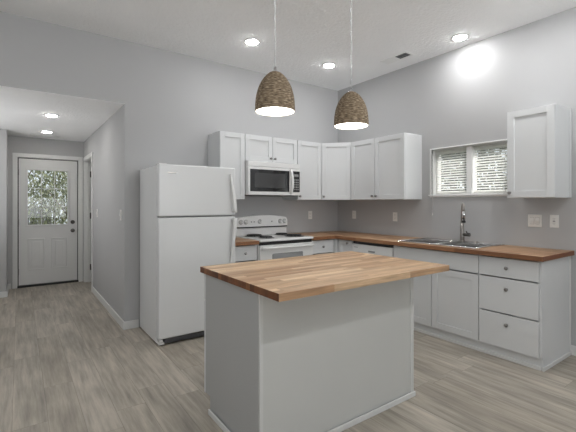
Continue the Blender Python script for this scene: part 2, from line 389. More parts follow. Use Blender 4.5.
# ---- side door opening (door_2)
b = NB()
bx(b, HX - .016, HX, OY0 - CW + .005, OY0 + .005, 0, OZ + CW - .005, .003); bx(b, HX - .016, HX, OY1 - .005, OY1 + CW - .005, 0, OZ + CW - .005, .003)
bx(b, HX - .016, HX, OY0 + .005, OY1 - .005, OZ - .005, OZ + CW - .005, .003)
bx(b, HX, HX + .115, OY0, OY0 + .016, 0, OZ); bx(b, HX, HX + .115, OY1 - .016, OY1, 0, OZ); bx(b, HX, HX + .115, OY0, OY1, OZ - .016, OZ)
bx(b, HX + .035, HX + .07, OY1 - .028, OY1 - .016, 0, OZ - .016); bx(b, HX + .035, HX + .07, OY0 + .016, OY0 + .028, 0, OZ - .016)
struct('trim_4', b, 'trim')
b = one(HX + .12, HX + .12 + .76, OY1 - .05, OY1 - .015, .012, OZ - .02, .002)
d2 = struct('door_2', b, 'trim')
for z in (.25, 1.12, 1.82):
    b = NB(); bx(b, HX + .072, HX + .112, OY1 - .020, OY1 - .016, z - .05, z + .05); tube(b, [(HX + .116, OY1 - .022, z - .05), (HX + .116, OY1 - .022, z + .05)], .007, 8); obj('hinge', b, 'dknickel', d2)
# ---- window_1: deep white reveal, vinyl slider frame near the outer face, sill board
ym = (WY0 + WY1) / 2; ft = .035
b = NB()
bx(b, .085, .14, WY0, WY1, WZ0, WZ0 + ft, .003); bx(b, .085, .14, WY0, WY1, WZ1 - ft, WZ1, .003)
bx(b, .085, .14, WY0, WY0 + ft, WZ0 + ft, WZ1 - ft, .003); bx(b, .085, .14, WY1 - ft, WY1, WZ0 + ft, WZ1 - ft, .003)
bx(b, .030, .14, ym - .030, ym + .030, WZ0 + .006, WZ1 - .006, .003)
win = struct('window_1', b, 'slat_w')
b = NB()
bx(b, -.006, .02, WY0 - .02, WY1 + .02, WZ1, WZ1 + .015, .002)
bx(b, -.006, .02, WY0 - .02, WY0, WZ0, WZ1); bx(b, -.006, .02, WY1, WY1 + .02, WZ0, WZ1)
obj('window_casing', b, 'slat_w', win)
b = NB(); bx(b, -.028, .02, WY0 - .025, WY1 + .025, WZ0 - .018, WZ0 - .001, .003); bx(b, -.010, -.0005, WY0 - .02, WY1 + .02, WZ0 - .032, WZ0 - .018, .001)
obj('window_sill', b, 'slat_w', win)
b = NB(); bx(b, .0205, .085, WY0, WY0 + .004, WZ0, WZ1); bx(b, .0205, .085, WY1 - .004, WY1, WZ0, WZ1); bx(b, .0205, .085, WY0 + .004, WY1 - .004, WZ0, WZ0 + .004); bx(b, .0205, .085, WY0 + .004, WY1 - .004, WZ1 - .004, WZ1)
obj('jamb_liner', b, 'slat_w', win)
obj('glass_pane', one(.11, .115, WY0 + ft, ym - .030, WZ0 + ft, WZ1 - ft), 'glass', win)
obj('glass_pane', one(.11, .115, ym + .030, WY1 - ft, WZ0 + ft, WZ1 - ft), 'glass', win)

# ------------------------------------------------------------------ cabinet builders (local frame: x along width, back at y=0, front at -y)
def RZ(o): return o
def place(kind, along):
    """origin and rotation of a run: 'back' -> x = along; 'right' -> y = -along"""
    return ((along, 0, 0), 0) if kind == 'back' else ((0, -along, 0), -PI / 2)
def shaker(x0, x1, z0, z1, yf, rail=.058, t=.019, rec=.011):
    b = NB(); bv = .0015
    bx(b, x0, x0 + rail, yf, yf + t, z0, z1, bv); bx(b, x1 - rail, x1, yf, yf + t, z0, z1, bv)
    bx(b, x0 + rail, x1 - rail, yf, yf + t, z1 - rail, z1, bv); bx(b, x0 + rail, x1 - rail, yf, yf + t, z0, z0 + rail, bv)
    bx(b, x0 + rail - .002, x1 - rail + .002, yf + rec, yf + t - .002, z0 + rail - .002, z1 - rail + .002)
    return b
def knob(parent, x, z, y, mx=None):
    b = NB(); m = Matrix.Translation((x, y, z)) @ Matrix.Rotation(PI / 2, 4, 'X')
    if mx is not None: m = mx @ m
    lathe(b, [(0, 0), (.009, 0), (.006, .004), (.006, .012), (.015, .018), (.0155, .023), (.011, .027), (0, .028)], 16, m)
    return obj('knob', b, 'knobm', parent)
def carcass(w, d, z0, z1, t=.016, toe=False, top=True, ends=(True, True), wallpanel=False):
    b = NB()
    if ends[0] is not None: bx(b, 0, t, -d, 0, z0, z1, .001)
    bx(b, w - t, w, -d, 0, z0, z1, .001)
    bx(b, t, w - t, -d + .001, -.002, z0, z0 + t); bx(b, t, w - t, -.008, -.002, z0 + t, z1)
    if top: bx(b, t, w - t, -d + .001, -.002, z1 - t, z1)
    return b
GP = .0035
def base_cab(kind, s0, s1, label, fronts, d=.59, group=None, toeend=None, notch=True):
    """fronts: list of (type, x0frac, x1frac, z0, z1, knobpos or None)"""
    loc, rz = place(kind, s0); wd = s1 - s0
    t = thing('base_cabinet', label, 'cabinet', loc, rz, group)
    obj('body', carcass(wd, d, .105, .872, top=False), 'cab', t)
    obj('toe_kick', one(0, wd, -d + .016, -d + .030, 0, .105), 'cab', t)
    obj('shoe_moulding', one(0, wd, -d + .002, -d + .0155, 0, .030, .003), 'trim', t)
    add_fronts(t, wd, d, fronts); return t
def add_fronts(t, wd, d, fronts):
    yf = -d - .020
    for ty, a, c, z0, z1, kn in fronts:
        x0 = a * wd + GP; x1 = c * wd - GP
        if ty == 'slab':
            f = obj('drawer', one(x0, x1, yf, yf + .019, z0 + GP, z1 - GP, .002), 'cab', t)
        elif ty == 'false':
            f = obj('drawer_front', one(x0, x1, yf, yf + .019, z0 + GP, z1 - GP, .002), 'cab', t)
        else:
            f = obj('door', shaker(x0, x1, z0 + GP, z1 - GP, yf), 'cab', t)
        if kn:
            knob(f, x0 + kn[0] * (x1 - x0) if abs(kn[0]) <= 1 else 0, z0 + kn[1] * (z1 - z0), yf)
def upper_cab(kind, s0, s1, z0, z1, label, doors, d=.315, group=None):
    loc, rz = place(kind, s0); wd = s1 - s0
    t = thing('wall_cabinet', label, 'cabinet', loc, rz, group)
    obj('body', carcass(wd, d, z0, z1), 'cab', t)
    yf = -d - .020
    for a, c, kx in doors:
        x0 = a * wd + GP * .6; x1 = c * wd - GP * .6
        f = obj('door', shaker(x0, x1, z0 + .002, z1 - .002, yf), 'cab', t)
        knob(f, x0 + .028 if kx == 'l' else x1 - .028, z0 + .045, yf)
    return t
UZ0, UZ1 = 1.375, 2.147
UG = 'white wall cabinets around the corner'
upper_cab('back', -2.11, -1.792, UZ0, UZ1, 'narrow white shaker wall cabinet above the refrigerator edge, left of the microwave', [(0, 1, 'l')])
upper_cab('back', -1.788, -1.022, 1.832, UZ1, 'short white two-door wall cabinet directly above the microwave', [(0, .5, 'r'), (.5, 1, 'l')])
upper_cab('back', -1.018, -.612, UZ0, UZ1, 'white single-door wall cabinet just right of the microwave', [(0, 1, 'l')])
upper_cab('right', .612, 1.470, UZ0, UZ1, 'white two-door wall cabinet between the corner cabinet and the window', [(0, .478, 'r'), (.478, 1, 'l')])
t = upper_cab('right', 2.590, 2.968, UZ0 + .003, UZ1 + .01, 'white single-door wall cabinet at right, alone beyond the window', [(0, 1, 'l')])
obj('scribe_strip', one(.378, .388, -.022, 0, UZ0 + .003, UZ1 + .01, .001), 'cab', t)
obj('scribe_strip', one(-.318 + .0, -.30, -.318 + .298, 0, UZ0, UZ1, .001), 'cab', None) if False else None
# diagonal corner cabinet
t = thing('corner_wall_cabinet', 'white diagonal-front corner wall cabinet where the two runs meet', 'cabinet', (0, 0, 0))
b = NB(); e = .610
prism(b, [(-.002, -.002), (-e, -.002), (-e, -.315), (-.315, -e), (-.002, -e)], UZ0, UZ1)
obj('body', b, 'cab', t)
Lg = math.hypot(e - .315, e - .315)
mxd = Matrix.Translation((-e, -.315, 0)) @ Matrix.Rotation(-PI / 4, 4, 'Z')
b = shaker(.018, Lg - .018, UZ0 + .002, UZ1 - .002, -.021)
bmesh.ops.transform(b, matrix=mxd, verts=b.verts)
dd = obj('door', b, 'cab', t)
knob(dd, .046, UZ0 + .045, -.021, mxd)

# ---- base cabinets
D3 = [('slab', 0, 1, .698, .866, (.5, .5)), ('door', 0, 1, .097, .694, (.86, .93))]
base_cab('back', -2.098, -1.79, 'narrow white base cabinet with one drawer between refrigerator and range', D3)
base_cab('back', -1.018, -.64, 'white base cabinet with one drawer right of the range', D3)
t = base_cab('right', .66, .905, 'narrow white base cabinet between the corner and the dishwasher', [('door', 0, 1, .097, .866, (.72, .955))])
t = thing('corner_filler', 'white filler panel closing the inside corner of the base run', 'panel', (0, 0, 0))
obj('post', one(-.64, -.59, -.655, -.592, .105, .872, .001), 'cab', t)
obj('toe_kick', one(-.64, -.53, -.655, -.53, 0, .105), 'cab', t)
base_cab('right', 1.533, 2.474, 'wide white sink base cabinet with two shaker doors under the sink', [('false', 0, 1, .698, .866, None), ('door', 0, .5, .097, .694, None), ('door', .5, 1, .097, .694, None)])
t = base_cab('right', 2.474, 2.955, 'white three-drawer base cabinet at the open end of the counter', [('slab', 0, 1, .698, .866, (.5, .5)), ('slab', 0, 1, .394, .694, (.5, .70)), ('slab', 0, 1, .097, .390, (.5, .71))])
b = NB(); prism(b, [(-.594, .872), (-.003, .872), (-.003, 0), (-.573, 0), (-.573, .105), (-.594, .105)], .481, .494, 'x')
obj('end_panel', b, 'cab', t)
b = NB(); bx(b, .4945, .508, -.588, -.003, 0, .03, .003); obj('shoe_moulding', b, 'trim', t)
b = NB(); bx(b, .494, .503, -.022, -.003, .03, .872, .001); obj('scribe_strip', b, 'trim', t)

# ---- countertops
CT0, CT1 = .876, .914
def top(name, label, boxes, mats, edge=None):
    b = NB()
    for q in boxes: bx(b, *q, CT0, CT1)
    o = obj(name, b, mats); tag(o, label, 'countertop')
    o.data.update()
    return o
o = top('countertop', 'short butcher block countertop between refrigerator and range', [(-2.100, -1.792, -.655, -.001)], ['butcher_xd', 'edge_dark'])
for p in o.data.polygons:
    if p.normal.y < -.9: p.material_index = 1
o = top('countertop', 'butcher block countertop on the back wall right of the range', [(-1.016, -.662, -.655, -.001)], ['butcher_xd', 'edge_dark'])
for p in o.data.polygons:
    if p.normal.y < -.9: p.material_index = 1
SY0, SY1, SX0, SX1 = -2.415, -1.585, -.575, -.085     # sink cut-out
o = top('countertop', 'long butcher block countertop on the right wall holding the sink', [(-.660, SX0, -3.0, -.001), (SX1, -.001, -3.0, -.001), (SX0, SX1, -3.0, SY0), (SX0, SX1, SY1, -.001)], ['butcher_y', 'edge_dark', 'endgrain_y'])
for p in o.data.polygons:
    if p.normal.x < -.9 and p.center.x < -.65: p.material_index = 1
    if p.normal.y < -.9 and p.center.y < -2.9: p.material_index = 2

# ---- island
t = thing('kitchen_island', 'white kitchen island with overhanging butcher block top in the foreground', 'kitchen island', (-2.34, -2.24, 0))
OFF = Vector((2.34, 2.24, 0))
def isl(name, boxes, m, bev=.0, parent=None, label=None):
    b = NB()
    for q in boxes: bx(b, q[0] + 2.34, q[1] + 2.34, q[2] + 2.24, q[3] + 2.24, q[4], q[5], bev)
    return obj(name, b, m, parent or t, label=label)
IX0, IX1, IY0, IY1 = -2.969, -1.735, -2.608, -1.925
isl('body', [(IX0 + .022, IX1 - .006, IY0 + .012, IY1 - .07, 0, .105), (IX0 + .022, IX1 - .006, IY0 + .012, IY1, .105, .874)], 'cab')
b = NB(); prism(b, [(IY0 + .0125 + 2.24, 0), (IY1 - .07 + 2.24, 0), (IY1 - .07 + 2.24, .105), (IY1 + 2.24, .105), (IY1 + 2.24, .874), (IY0 + .0125 + 2.24, .874)], IX0 + .006 + 2.34, IX0 + .0225 + 2.34, 'x')
obj('side_panel', b, 'island_side', t, label='end panel facing left, shade put into its grey colour')
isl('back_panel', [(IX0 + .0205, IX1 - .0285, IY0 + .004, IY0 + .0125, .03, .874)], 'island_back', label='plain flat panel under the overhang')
isl('corner_trim', [(IX0, IX0 + .020, IY0, IY0 + .012, .0, .874)], 'island_trim', .001)
isl('corner_trim', [(IX1 - .028, IX1 - .004, IY0, IY0 + .012, .0, .874)], 'island_trim', .001)
isl('side_trim', [(IX1 - .0035, IX1 + .006, IY0 - .001, IY0 + .035, .0, .874)], 'island_trim', .001)
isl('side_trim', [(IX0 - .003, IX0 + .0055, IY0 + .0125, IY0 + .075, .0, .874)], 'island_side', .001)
isl('base_moulding', [(IX0 - .012, IX1 + .012, IY0 - .014, IY0 - .0015, 0, .034)], 'trim', .004)
isl('base_moulding', [(IX0 - .012, IX0 - .001, IY0 - .002, IY1 - .075, 0, .034)], 'trim', .004)
isl('base_moulding', [(IX1 + .001, IX1 + .012, IY0 - .002, IY1 - .075, 0, .034)], 'trim', .004)
yf = IY1 + .020
nW = 3; wd = (IX1 - IX0 - .012) / nW
for i in range(nW):                                    # doors and drawers on the range side
    a0 = IX0 + .004 + i * wd + (GP if i else 0); a1 = IX0 + .004 + (i + 1) * wd - GP
    dr = isl('drawer', [(a0, a1, IY1 + .001, yf, .702, .868)], 'cab', .002)
    b = shaker(-a1 - 2.34 + 0, -a0 - 2.34 + 0, .100, .694, -yf - 2.24); bmesh.ops.rotate(b, verts=b.verts, matrix=Matrix.Rotation(PI, 3, 'Z'), cent=(0, 0, 0))
    do = obj('door', b, 'cab', t)
    for f, z in ((dr, .785), (do, .65)):
        k = NB(); lathe(k, [(0, 0), (.009, 0), (.006, .004), (.006, .012), (.015, .018), (.0155, .023), (.011, .027), (0, .028)], 16,
                        Matrix.Translation(((a0 + a1) / 2 + 2.34, yf + 2.24, z)) @ Matrix.Rotation(-PI / 2, 4, 'X'))
        obj('knob', k, 'dknickel', f)
b = NB(); bx(b, -2.982 + 2.34, -1.602 + 2.34, -2.797 + 2.24, -1.878 + 2.24, CT0, CT1, .0015)
o = obj('island_top', b, ['butcher_x', 'endgrain_y'], t, label='butcher block top with darker end grain on its short side')
M['endgrain_x'] = planks('butcher_island_end_grain', 0, 0.042, 30.0, ENDG, 0.5, grain=0.2, gap=0.0006, gscale=(60, 60))
o.data.materials[1] = M['endgrain_x']
for p in o.data.polygons:
    if abs(p.normal.x) > .9: p.material_index = 1
    # note: end blocks follow the stave rows in y

# ------------------------------------------------------------------ refrigerator
fx0, fx1, fyf, fh = -2.900, -2.105, -.700, 1.697
t = thing('refrigerator', 'white top-freezer refrigerator standing against the back wall', 'refrigerator', ((fx0 + fx1) / 2, -.36, 0))
def L(bm): bmesh.ops.translate(bm, verts=bm.verts, vec=(-(fx0 + fx1) / 2, .36, 0)); return bm
def rb(q, bev): b = NB(); bx(b, *q, bev, seg=3); return L(b)
obj('cabinet', rb((fx0, fx1, -.625, -.03, .014, fh - .012), .006), 'appl', t)
obj('freezer_door', rb((fx0, fx1, fyf, -.635, 1.205, fh), .014), 'appl', t)
obj('fresh_food_door', rb((fx0, fx1, fyf, -.635, .062, 1.193), .014), 'appl', t)
obj('door_gasket', rb((fx0 + .012, fx1 - .012, -.637, -.623, .09, fh - .02), 0), 'grey_pl', t)
b = NB(); bx(b, fx0 + .06, fx1 - .02, -.690, -.627, .016, .058, .002)
for i in range(5): bx(b, fx0 + .07, fx1 - .04, -.695, -.690, .019 + i * .008, .022 + i * .008)
obj('base_grille', L(b), 'grille', t)
b = NB(); bx(b, fx0 + .004, fx0 + .055, -.695, -.627, .010, .030, .004); bx(b, fx0 + .006, fx0 + .04, -.695, -.65, .036, .056, .004); obj('hinge_bracket', L(b), 'appl_s', t)
for sx in (fx0 + .04, fx1 - .04):
    for sy in (-.60, -.08):
        b = NB(); lathe(b, [(0, 0), (.02, 0), (.018, .03), (0, .031)], 14, Matrix.Translation((sx, sy, 0))); obj('foot', L(b), 'grey_pl', t)
b = NB(); bx(b, fx0 + .005, fx0 + .08, -.69, -.60, fh - .012, fh + .006, .004); obj('top_hinge_cover', L(b), 'appl_s', t)
def fhandle(z0, z1, tip):
    b = NB(); n = 14; pts = []; x = fx1 - .062
    # bowed bar, tapering towards the tip (tip=+1 upper end / -1 lower end)
    tt = NB(); prev = None
    for i in range(n + 1):
        u = i / n; z = z0 + (z1 - z0) * u
        v = u if tip < 0 else 1 - u          # v = 0 at tip, 1 at the door gap
        out = .012 + .050 * math.sin(min(1, v * 1.25) * PI / 2)
        hw = .008 + .014 * math.sin(min(1, v * 1.4) * PI / 2)
        xx = x + .034 * (v)
        ring = [tt.verts.new(p) for p in ((xx - hw, fyf - out + .012, z), (xx - hw * .6, fyf - out, z), (xx + hw * .6, fyf - out, z), (xx + hw, fyf - out + .012, z), (xx + hw * .8, fyf - out + .020, z), (xx - hw * .8, fyf - out + .020, z))]
        if prev:
            for k in range(6):
                f = tt.faces.new([prev[k], prev[(k + 1) % 6], ring[(k + 1) % 6], ring[k]]); f.smooth = True
        else: tt.faces.new(ring)
        prev = ring
    tt.faces.new(prev); merge(b, tt)
    zt, zb = (z1, z0) if tip > 0 else (z0, z1)
    bx(b, x - .008, x + .008, fyf - .02, fyf + .002, min(zt, zt - tip * .03), max(zt, zt - tip * .03), .003)
    bx(b, x + .014, x + .052, fyf - .05, fyf + .002, min(zb, zb + tip * .035), max(zb, zb + tip * .035), .006)
    return L(b)
obj('handle', fhandle(1.235, 1.63, 1), 'appl_s', t)
obj('handle', fhandle(.72, 1.178, -1), 'appl_s', t)
b = NB(); bx(b, fx0 + .085, fx0 + .165, fyf - .003, fyf + .001, 1.612, 1.624, .001); obj('badge', L(b), 'nickel', t, label='thin silver badge')

# ------------------------------------------------------------------ range
rx0, rx1 = -1.784, -1.022
t = thing('range', 'white freestanding electric coil range between the base cabinets', 'stove', ((rx0 + rx1) / 2, -.33, 0))
rc = (rx0 + rx1) / 2
def R(bm): bmesh.ops.translate(bm, verts=bm.verts, vec=(-rc, .33, 0)); return bm
def rr(q, bev=0.0): b = NB(); bx(b, *q, bev, seg=3); return R(b)
obj('body', rr((rx0, rx1, -.62, -.02, .02, .895), .003), 'appl_s', t)
obj('cooktop', rr((rx0 - .001, rx1 + .001, -.665, -.02, .897, .925), .009), 'appl_s', t)
od = obj('oven_door', rr((rx0 + .004, rx1 - .004, -.655, -.622, .235, .858), .006), 'appl_s', t)
obj('oven_window', rr((rc - .215, rc + .215, -.659, -.654, .47, .757), .012), 'ovenwin', od)
obj('vent_gap', rr((rx0 + .006, rx1 - .006, -.632, -.62, .858, .897)), 'black', t)
b = NB(); tube(b, [(rx0 + .03, -.655, .825), (rx0 + .035, -.69, .828), (rx0 + .06, -.702, .829), (rx1 - .06, -.702, .829), (rx1 - .035, -.69, .828), (rx1 - .03, -.655, .825)], .015, 12); obj('door_handle', R(b), 'appl_s', od)
dw = obj('storage_drawer', rr((rx0 + .004, rx1 - .004, -.652, -.622, .06, .228), .006), 'appl_s', t)
# backguard with gently arched top
poly = [(rx0 + .004, .925), (rx1 - .004, .925), (rx1 - .004, 1.115), (rx1 - .018, 1.140)]
for i in range(9):
    u = i / 8; poly.append((rx1 - .03 + (rx0 + .03 - rx1 + .03) * u, 1.150 + .028 * math.sin(u * PI)))
poly += [(rx0 + .018, 1.140), (rx0 + .004, 1.115)]
b = NB(); prism(b, poly, -.095, -.02, 'y'); obj('backguard', R(b), 'appl_s', t)
bgp = [(x, z) for x, z in poly if z > 1.0]
b = NB(); prism(b, [(rx1 - .006, 1.035), (rx1 - .006, 1.112), (rx1 - .02, 1.136)] + [(x, z - .004) for x, z in poly[4:13]] + [(rx0 + .02, 1.136), (rx0 + .006, 1.112), (rx0 + .006, 1.035)], -.118, -.0955, 'y')
cp = obj('control_panel', R(b), 'appl_s', t)
obj('trim_line', rr((rx0 + .006, rx1 - .006, -.112, -.0955, 1.020, 1.034)), 'black', t)
def rknob(x, r=.019):
    b = NB(); lathe(b, [(0, 0), (r * 1.25, 0), (r * 1.2, .005), (r, .008), (r * .85, .022), (0, .023)], 20, Matrix.Translation((x, -.118, 1.095)) @ Matrix.Rotation(PI / 2, 4, 'X'))
    bx(b, x - .003, x + .003, -.146, -.138, 1.079, 1.111, .001)
    k = obj('knob', R(b), 'appl_s', cp)
    b = NB(); lathe(b, [(r * 1.25, 0), (r * 1.48, 0), (r * 1.48, .0015), (r * 1.25, .0015)], 24, Matrix.Translation((x, -.118, 1.095)) @ Matrix.Rotation(PI / 2, 4, 'X')); obj('dial_ring', R(b), 'grey_pl', k)
for x in (rx0 + .055, rx0 + .125, rc - .055, rx1 - .125, rx1 - .055): rknob(x)
obj('indicator_light', rr((rc - .185, rc - .170, -.121, -.117, 1.088, 1.102)), 'grey_pl', cp)
obj('indicator_light', rr((rc - .145, rc - .130, -.121, -.117, 1.088, 1.102)), 'grey_pl', cp)
obj('indicator_light', rr((rc + .120, rc + .135, -.121, -.117, 1.088, 1.102)), 'grey_pl', cp)
for x, y, r in ((rx0 + .19, -.49, .075), (rx0 + .19, -.22, .095), (rx1 - .165, -.49, .095), (rx1 - .165, -.22, .075)):
    b = NB(); lathe(b, [(r * .35, .9255), (r * .9, .927), (r * 1.18, .931), (r * 1.28, .929), (r * 1.3, .9255)], 28, Matrix.Translation((x, y, 0)))
    br = obj('burner', R(b), 'black', t)
    b = NB(); pts = []
    for i in range(70):
        a = i / 69 * 2 * PI * 3.5; q = r * (.22 + .78 * i / 69); pts.append((x + q * math.cos(a), y + q * math.sin(a), .940))
    tube(b, pts, .0065, 6)
    for k in range(3):
        a = k * 2 * PI / 3; bx(b, x - .0, x + .004, y, y + .004, .928, .936)
        tube(b, [(x, y, .932), (x + r * math.cos(a), y + r * math.sin(a), .932)], .0035, 6)
    obj('coil', R(b), 'coil', br)

# ------------------------------------------------------------------ microwave
t = thing('microwave', 'white over-the-range microwave mounted above the stove', 'microwave', (rc, -.2, 1.42))
def Mi(bm): bmesh.ops.translate(bm, verts=bm.verts, vec=(-rc, .2, -1.42)); return bm
def mr_(q, bev=0.0): b = NB(); bx(b, *q, bev, seg=3); return Mi(b)
mx0, mx1 = rx0 + .001, rx1 - .001
obj('body', mr_((mx0, mx1, -.365, -.004, 1.428, 1.826), .003), 'appl_s', t)
obj('bottom_plate', mr_((mx0 + .006, mx1 - .006, -.36, -.02, 1.421, 1.428)), 'black', t)
obj('vent_grille', mr_((mx0, mx1, -.392, -.366, 1.765, 1.826), .008), 'appl_s', t)
md = obj('door', mr_((mx0, mx1 - .135, -.398, -.366, 1.428, 1.762), .008), 'appl_s', t)
obj('door_window', mr_((mx0 + .024, mx1 - .176, -.4005, -.397, 1.470, 1.732), .001), 'blackglass', md)
obj('window_screen', mr_((mx0 + .085, mx1 - .245, -.4015, -.400, 1.515, 1.690)), 'mwscreen', md)
obj('control_section', mr_((mx1 - .133, mx1, -.398, -.366, 1.428, 1.762), .008), 'appl_s', t)
cpn = obj('control_panel', mr_((mx1 - .122, mx1 - .012, -.4005, -.397, 1.470, 1.732), .001), 'blackglass', t)
b = NB()
for i in range(5):
    for j in range(3): bx(b, mx1 - .100 + j * .026, mx1 - .082 + j * .026, -.4012, -.4004, 1.495 + i * .03, 1.512 + i * .03)
bx(b, mx1 - .100, mx1 - .032, -.4012, -.4004, 1.665, 1.695)
obj('buttons', Mi(b), 'grey_pl', cpn)
b = NB(); hx = mx1 - .158; pts = [(hx, -.398, 1.745), (hx, -.425, 1.73), (hx, -.442, 1.66), (hx, -.446, 1.60), (hx, -.442, 1.53), (hx, -.425, 1.465), (hx, -.398, 1.45)]
tube(b, pts, [.014, .016, .018, .018, .018, .016, .014], 10); obj('handle', Mi(b), 'appl_s', md)

# ------------------------------------------------------------------ dishwasher
t = thing('dishwasher', 'white built-in dishwasher under the right countertop beside the sink cabinet', 'dishwasher', (0, -.912, 0), -PI / 2)
wd = .615
obj('tub', one(.004, wd - .004, -.585, -.03, .1, .855), 'grey_pl', t)
obj('door', one(.004, wd - .004, -.612, -.586, .115, .715, .005), 'appl_s', t)
cp = obj('control_panel', one(.004, wd - .004, -.620, -.586, .722, .838, .006), 'appl_s', t)
obj('latch_handle', one(wd * .44, wd * .60, -.626, -.619, .757, .775, .003), 'grey_pl', cp)
obj('badge', one(.04, .1, -.6215, -.619, .795, .802), 'grey_pl', cp)
obj('top_gap', one(.004, wd - .004, -.60, -.59, .838, .874), 'black', t)
obj('toe_plate', one(.004, wd - .004, -.54, -.525, 0, .1), 'black', t)

# ------------------------------------------------------------------ sink and faucet
t = thing('kitchen_sink', 'stainless double-bowl drop-in sink set in the right countertop', 'sink', (-.32, -2.0, .914))
def S(bm): bmesh.ops.translate(bm, verts=bm.verts, vec=(.32, 2.0, -.914)); return bm
X0, X1, Y0, Y1 = -.592, -.035, -2.435, -1.565; zt = .914
bowls = [(-.565, -.155, -2.41, -2.018), (-.565, -.155, -1.982, -1.590)]
b = NB(); zr0, zr1 = zt + .0005, zt + .007
bx(b, X0, -.565, Y0, Y1, zr0, zr1, .002); bx(b, -.155, X1, Y0, Y1, zr0, zr1, .002)
bx(b, -.565, -.155, Y0, -2.41, zr0, zr1, .002); bx(b, -.565, -.155, -1.590, Y1, zr0, zr1, .002); bx(b, -.565, -.155, -2.018, -1.982, zr0, zr1, .002)
obj('rim', S(b), 'steel', t)
b = NB(); zz = zt + .0065
def loop(x0, x1, ya, yb, rad):
    tube(b, [(x0, ya, zz), (x1, ya, zz)], rad, 8); tube(b, [(x1, ya, zz), (x1, yb, zz)], rad, 8); tube(b, [(x1, yb, zz), (x0, yb, zz)], rad, 8); tube(b, [(x0, yb, zz), (x0, ya, zz)], rad, 8)
loop(X0 + .003, X1 - .003, Y0 + .003, Y1 - .003, .0035)
for q in bowls: loop(q[0] - .002, q[1] + .002, q[2] - .002, q[3] + .002, .004)
obj('rim_bead', S(b), 'chrome', t, label='polished raised edge')
for q in bowls:
    b = NB(); x0, x1, y0_, y1_ = q; zb = zt - .19; e = .012
    rim = [(x0, y0_), (x1, y0_), (x1, y1_), (x0, y1_)]; bot = [(x0 + e, y0_ + e), (x1 - e, y0_ + e), (x1 - e, y1_ - e), (x0 + e, y1_ - e)]
    tt = NB(); A = [tt.verts.new((*p, zr1 - .001)) for p in rim]; B = [tt.verts.new((*p, zb)) for p in bot]
    for i in range(4): tt.faces.new([A[i], A[(i + 1) % 4], B[(i + 1) % 4], B[i]])
    tt.faces.new(B)
    # outer skin
    A2 = [tt.verts.new((p[0] * 1.0 + (-.002 if p[0] < -.3 else .002), p[1] + (-.002 if j in (0, 1) else .002), zr0)) for j, p in enumerate(rim)]
    B2 = [tt.verts.new((p[0], p[1], zb - .003)) for p in bot]
    for i in range(4): tt.faces.new([A2[i], B2[i], B2[(i + 1) % 4], A2[(i + 1) % 4]]); tt.faces.new([A[i], A2[i], A2[(i + 1) % 4], A[(i + 1) % 4]])
    tt.faces.new(B2[::-1]); merge(b, tt)
    bo = obj('bowl', S(b), 'steel', t)
    b = NB(); lathe(b, [(0, 0), (.03, 0), (.042, .003), (.044, .001)], 20, Matrix.Translation(((x0 + x1) / 2, (y0_ + y1_) / 2, zb + .001))); obj('drain', S(b), 'chrome', bo)
t = thing('faucet', 'tall brushed nickel pull-down faucet behind the sink', 'faucet', (-.095, -2.03, zt + .0072))
b = NB(); lathe(b, [(0, 0), (.030, 0), (.030, .008), (.027, .012), (0, .012)], 24); obj('base', b, 'nickel', t)
b = NB(); lathe(b, [(0, .012), (.027, .012), (.022, .06), (.019, .13), (.016, .20), (0, .20)], 22); bd = obj('body', b, 'nickel', t)
sd = Vector((-.82, -.57, 0)).normalized()
pts = [Vector((0, 0, .19)), Vector((0, 0, .27))]
for i in range(0, 13):
    a = PI - i / 12 * PI; pts.append(Vector((0, 0, .325)) + sd * (.075 + .075 * math.cos(a)) + Vector((0, 0, .075 * math.sin(a))))
b = NB(); tube(b, pts, [.0155] * 2 + [.013] * 13, 14); obj('spout', b, 'nickel', t)
e0 = pts[-1]
b = NB(); tube(b, [e0, e0 + Vector((0, 0, -.03)), e0 + Vector((0, 0, -.10))], [.014, .018, .0185], 14); sh = obj('spray_head', b, 'chrome', t)
b = NB(); tube(b, [e0 + Vector((0, 0, -.10)), e0 + Vector((0, 0, -.118))], [.0205, .0195], 14); obj('aerator_ring', b, 'black', sh)
b = NB(); bx(b, -.005, .005, -.003, .003, -.03, .03, .002); bmesh.ops.transform(b, verts=b.verts, matrix=Matrix.Translation(e0 + Vector((0, 0, -.068)) + sd * .0185) @ Matrix.Rotation(math.atan2(sd.y, sd.x) + PI / 2, 4, 'Z')); obj('spray_button', b, 'black', sh)
hd = Vector((.12, -1, 0)).normalized()
b = NB(); tube(b, [Vector((0, 0, .075)), Vector((0, 0, .075)) + hd * .080], .019, 14); hb = obj('handle', b, 'dknickel', t)
b = NB(); tube(b, [Vector((0, 0, .075)) + hd * .055, Vector((-.02, 0, .095)) + hd * .06, Vector((-.04, 0, .115)) + hd * .062], [.007, .006, .005], 8); obj('lever', b, 'dknickel', hb)
t = thing('sink_hole_cover', 'small round metal cap on the sink deck right of the faucet', 'cap', (-.095, -2.19, zt + .0072))
b = NB(); lathe(b, [(0, 0), (.021, 0), (.020, .006), (0, .010)], 18); obj('cap', b, 'nickel', t)
b = NB(); lathe(b, [(.010, .009), (.012, .0095), (.012, .0115), (.010, .0115)], 14); obj('ring', b, 'dknickel', t)

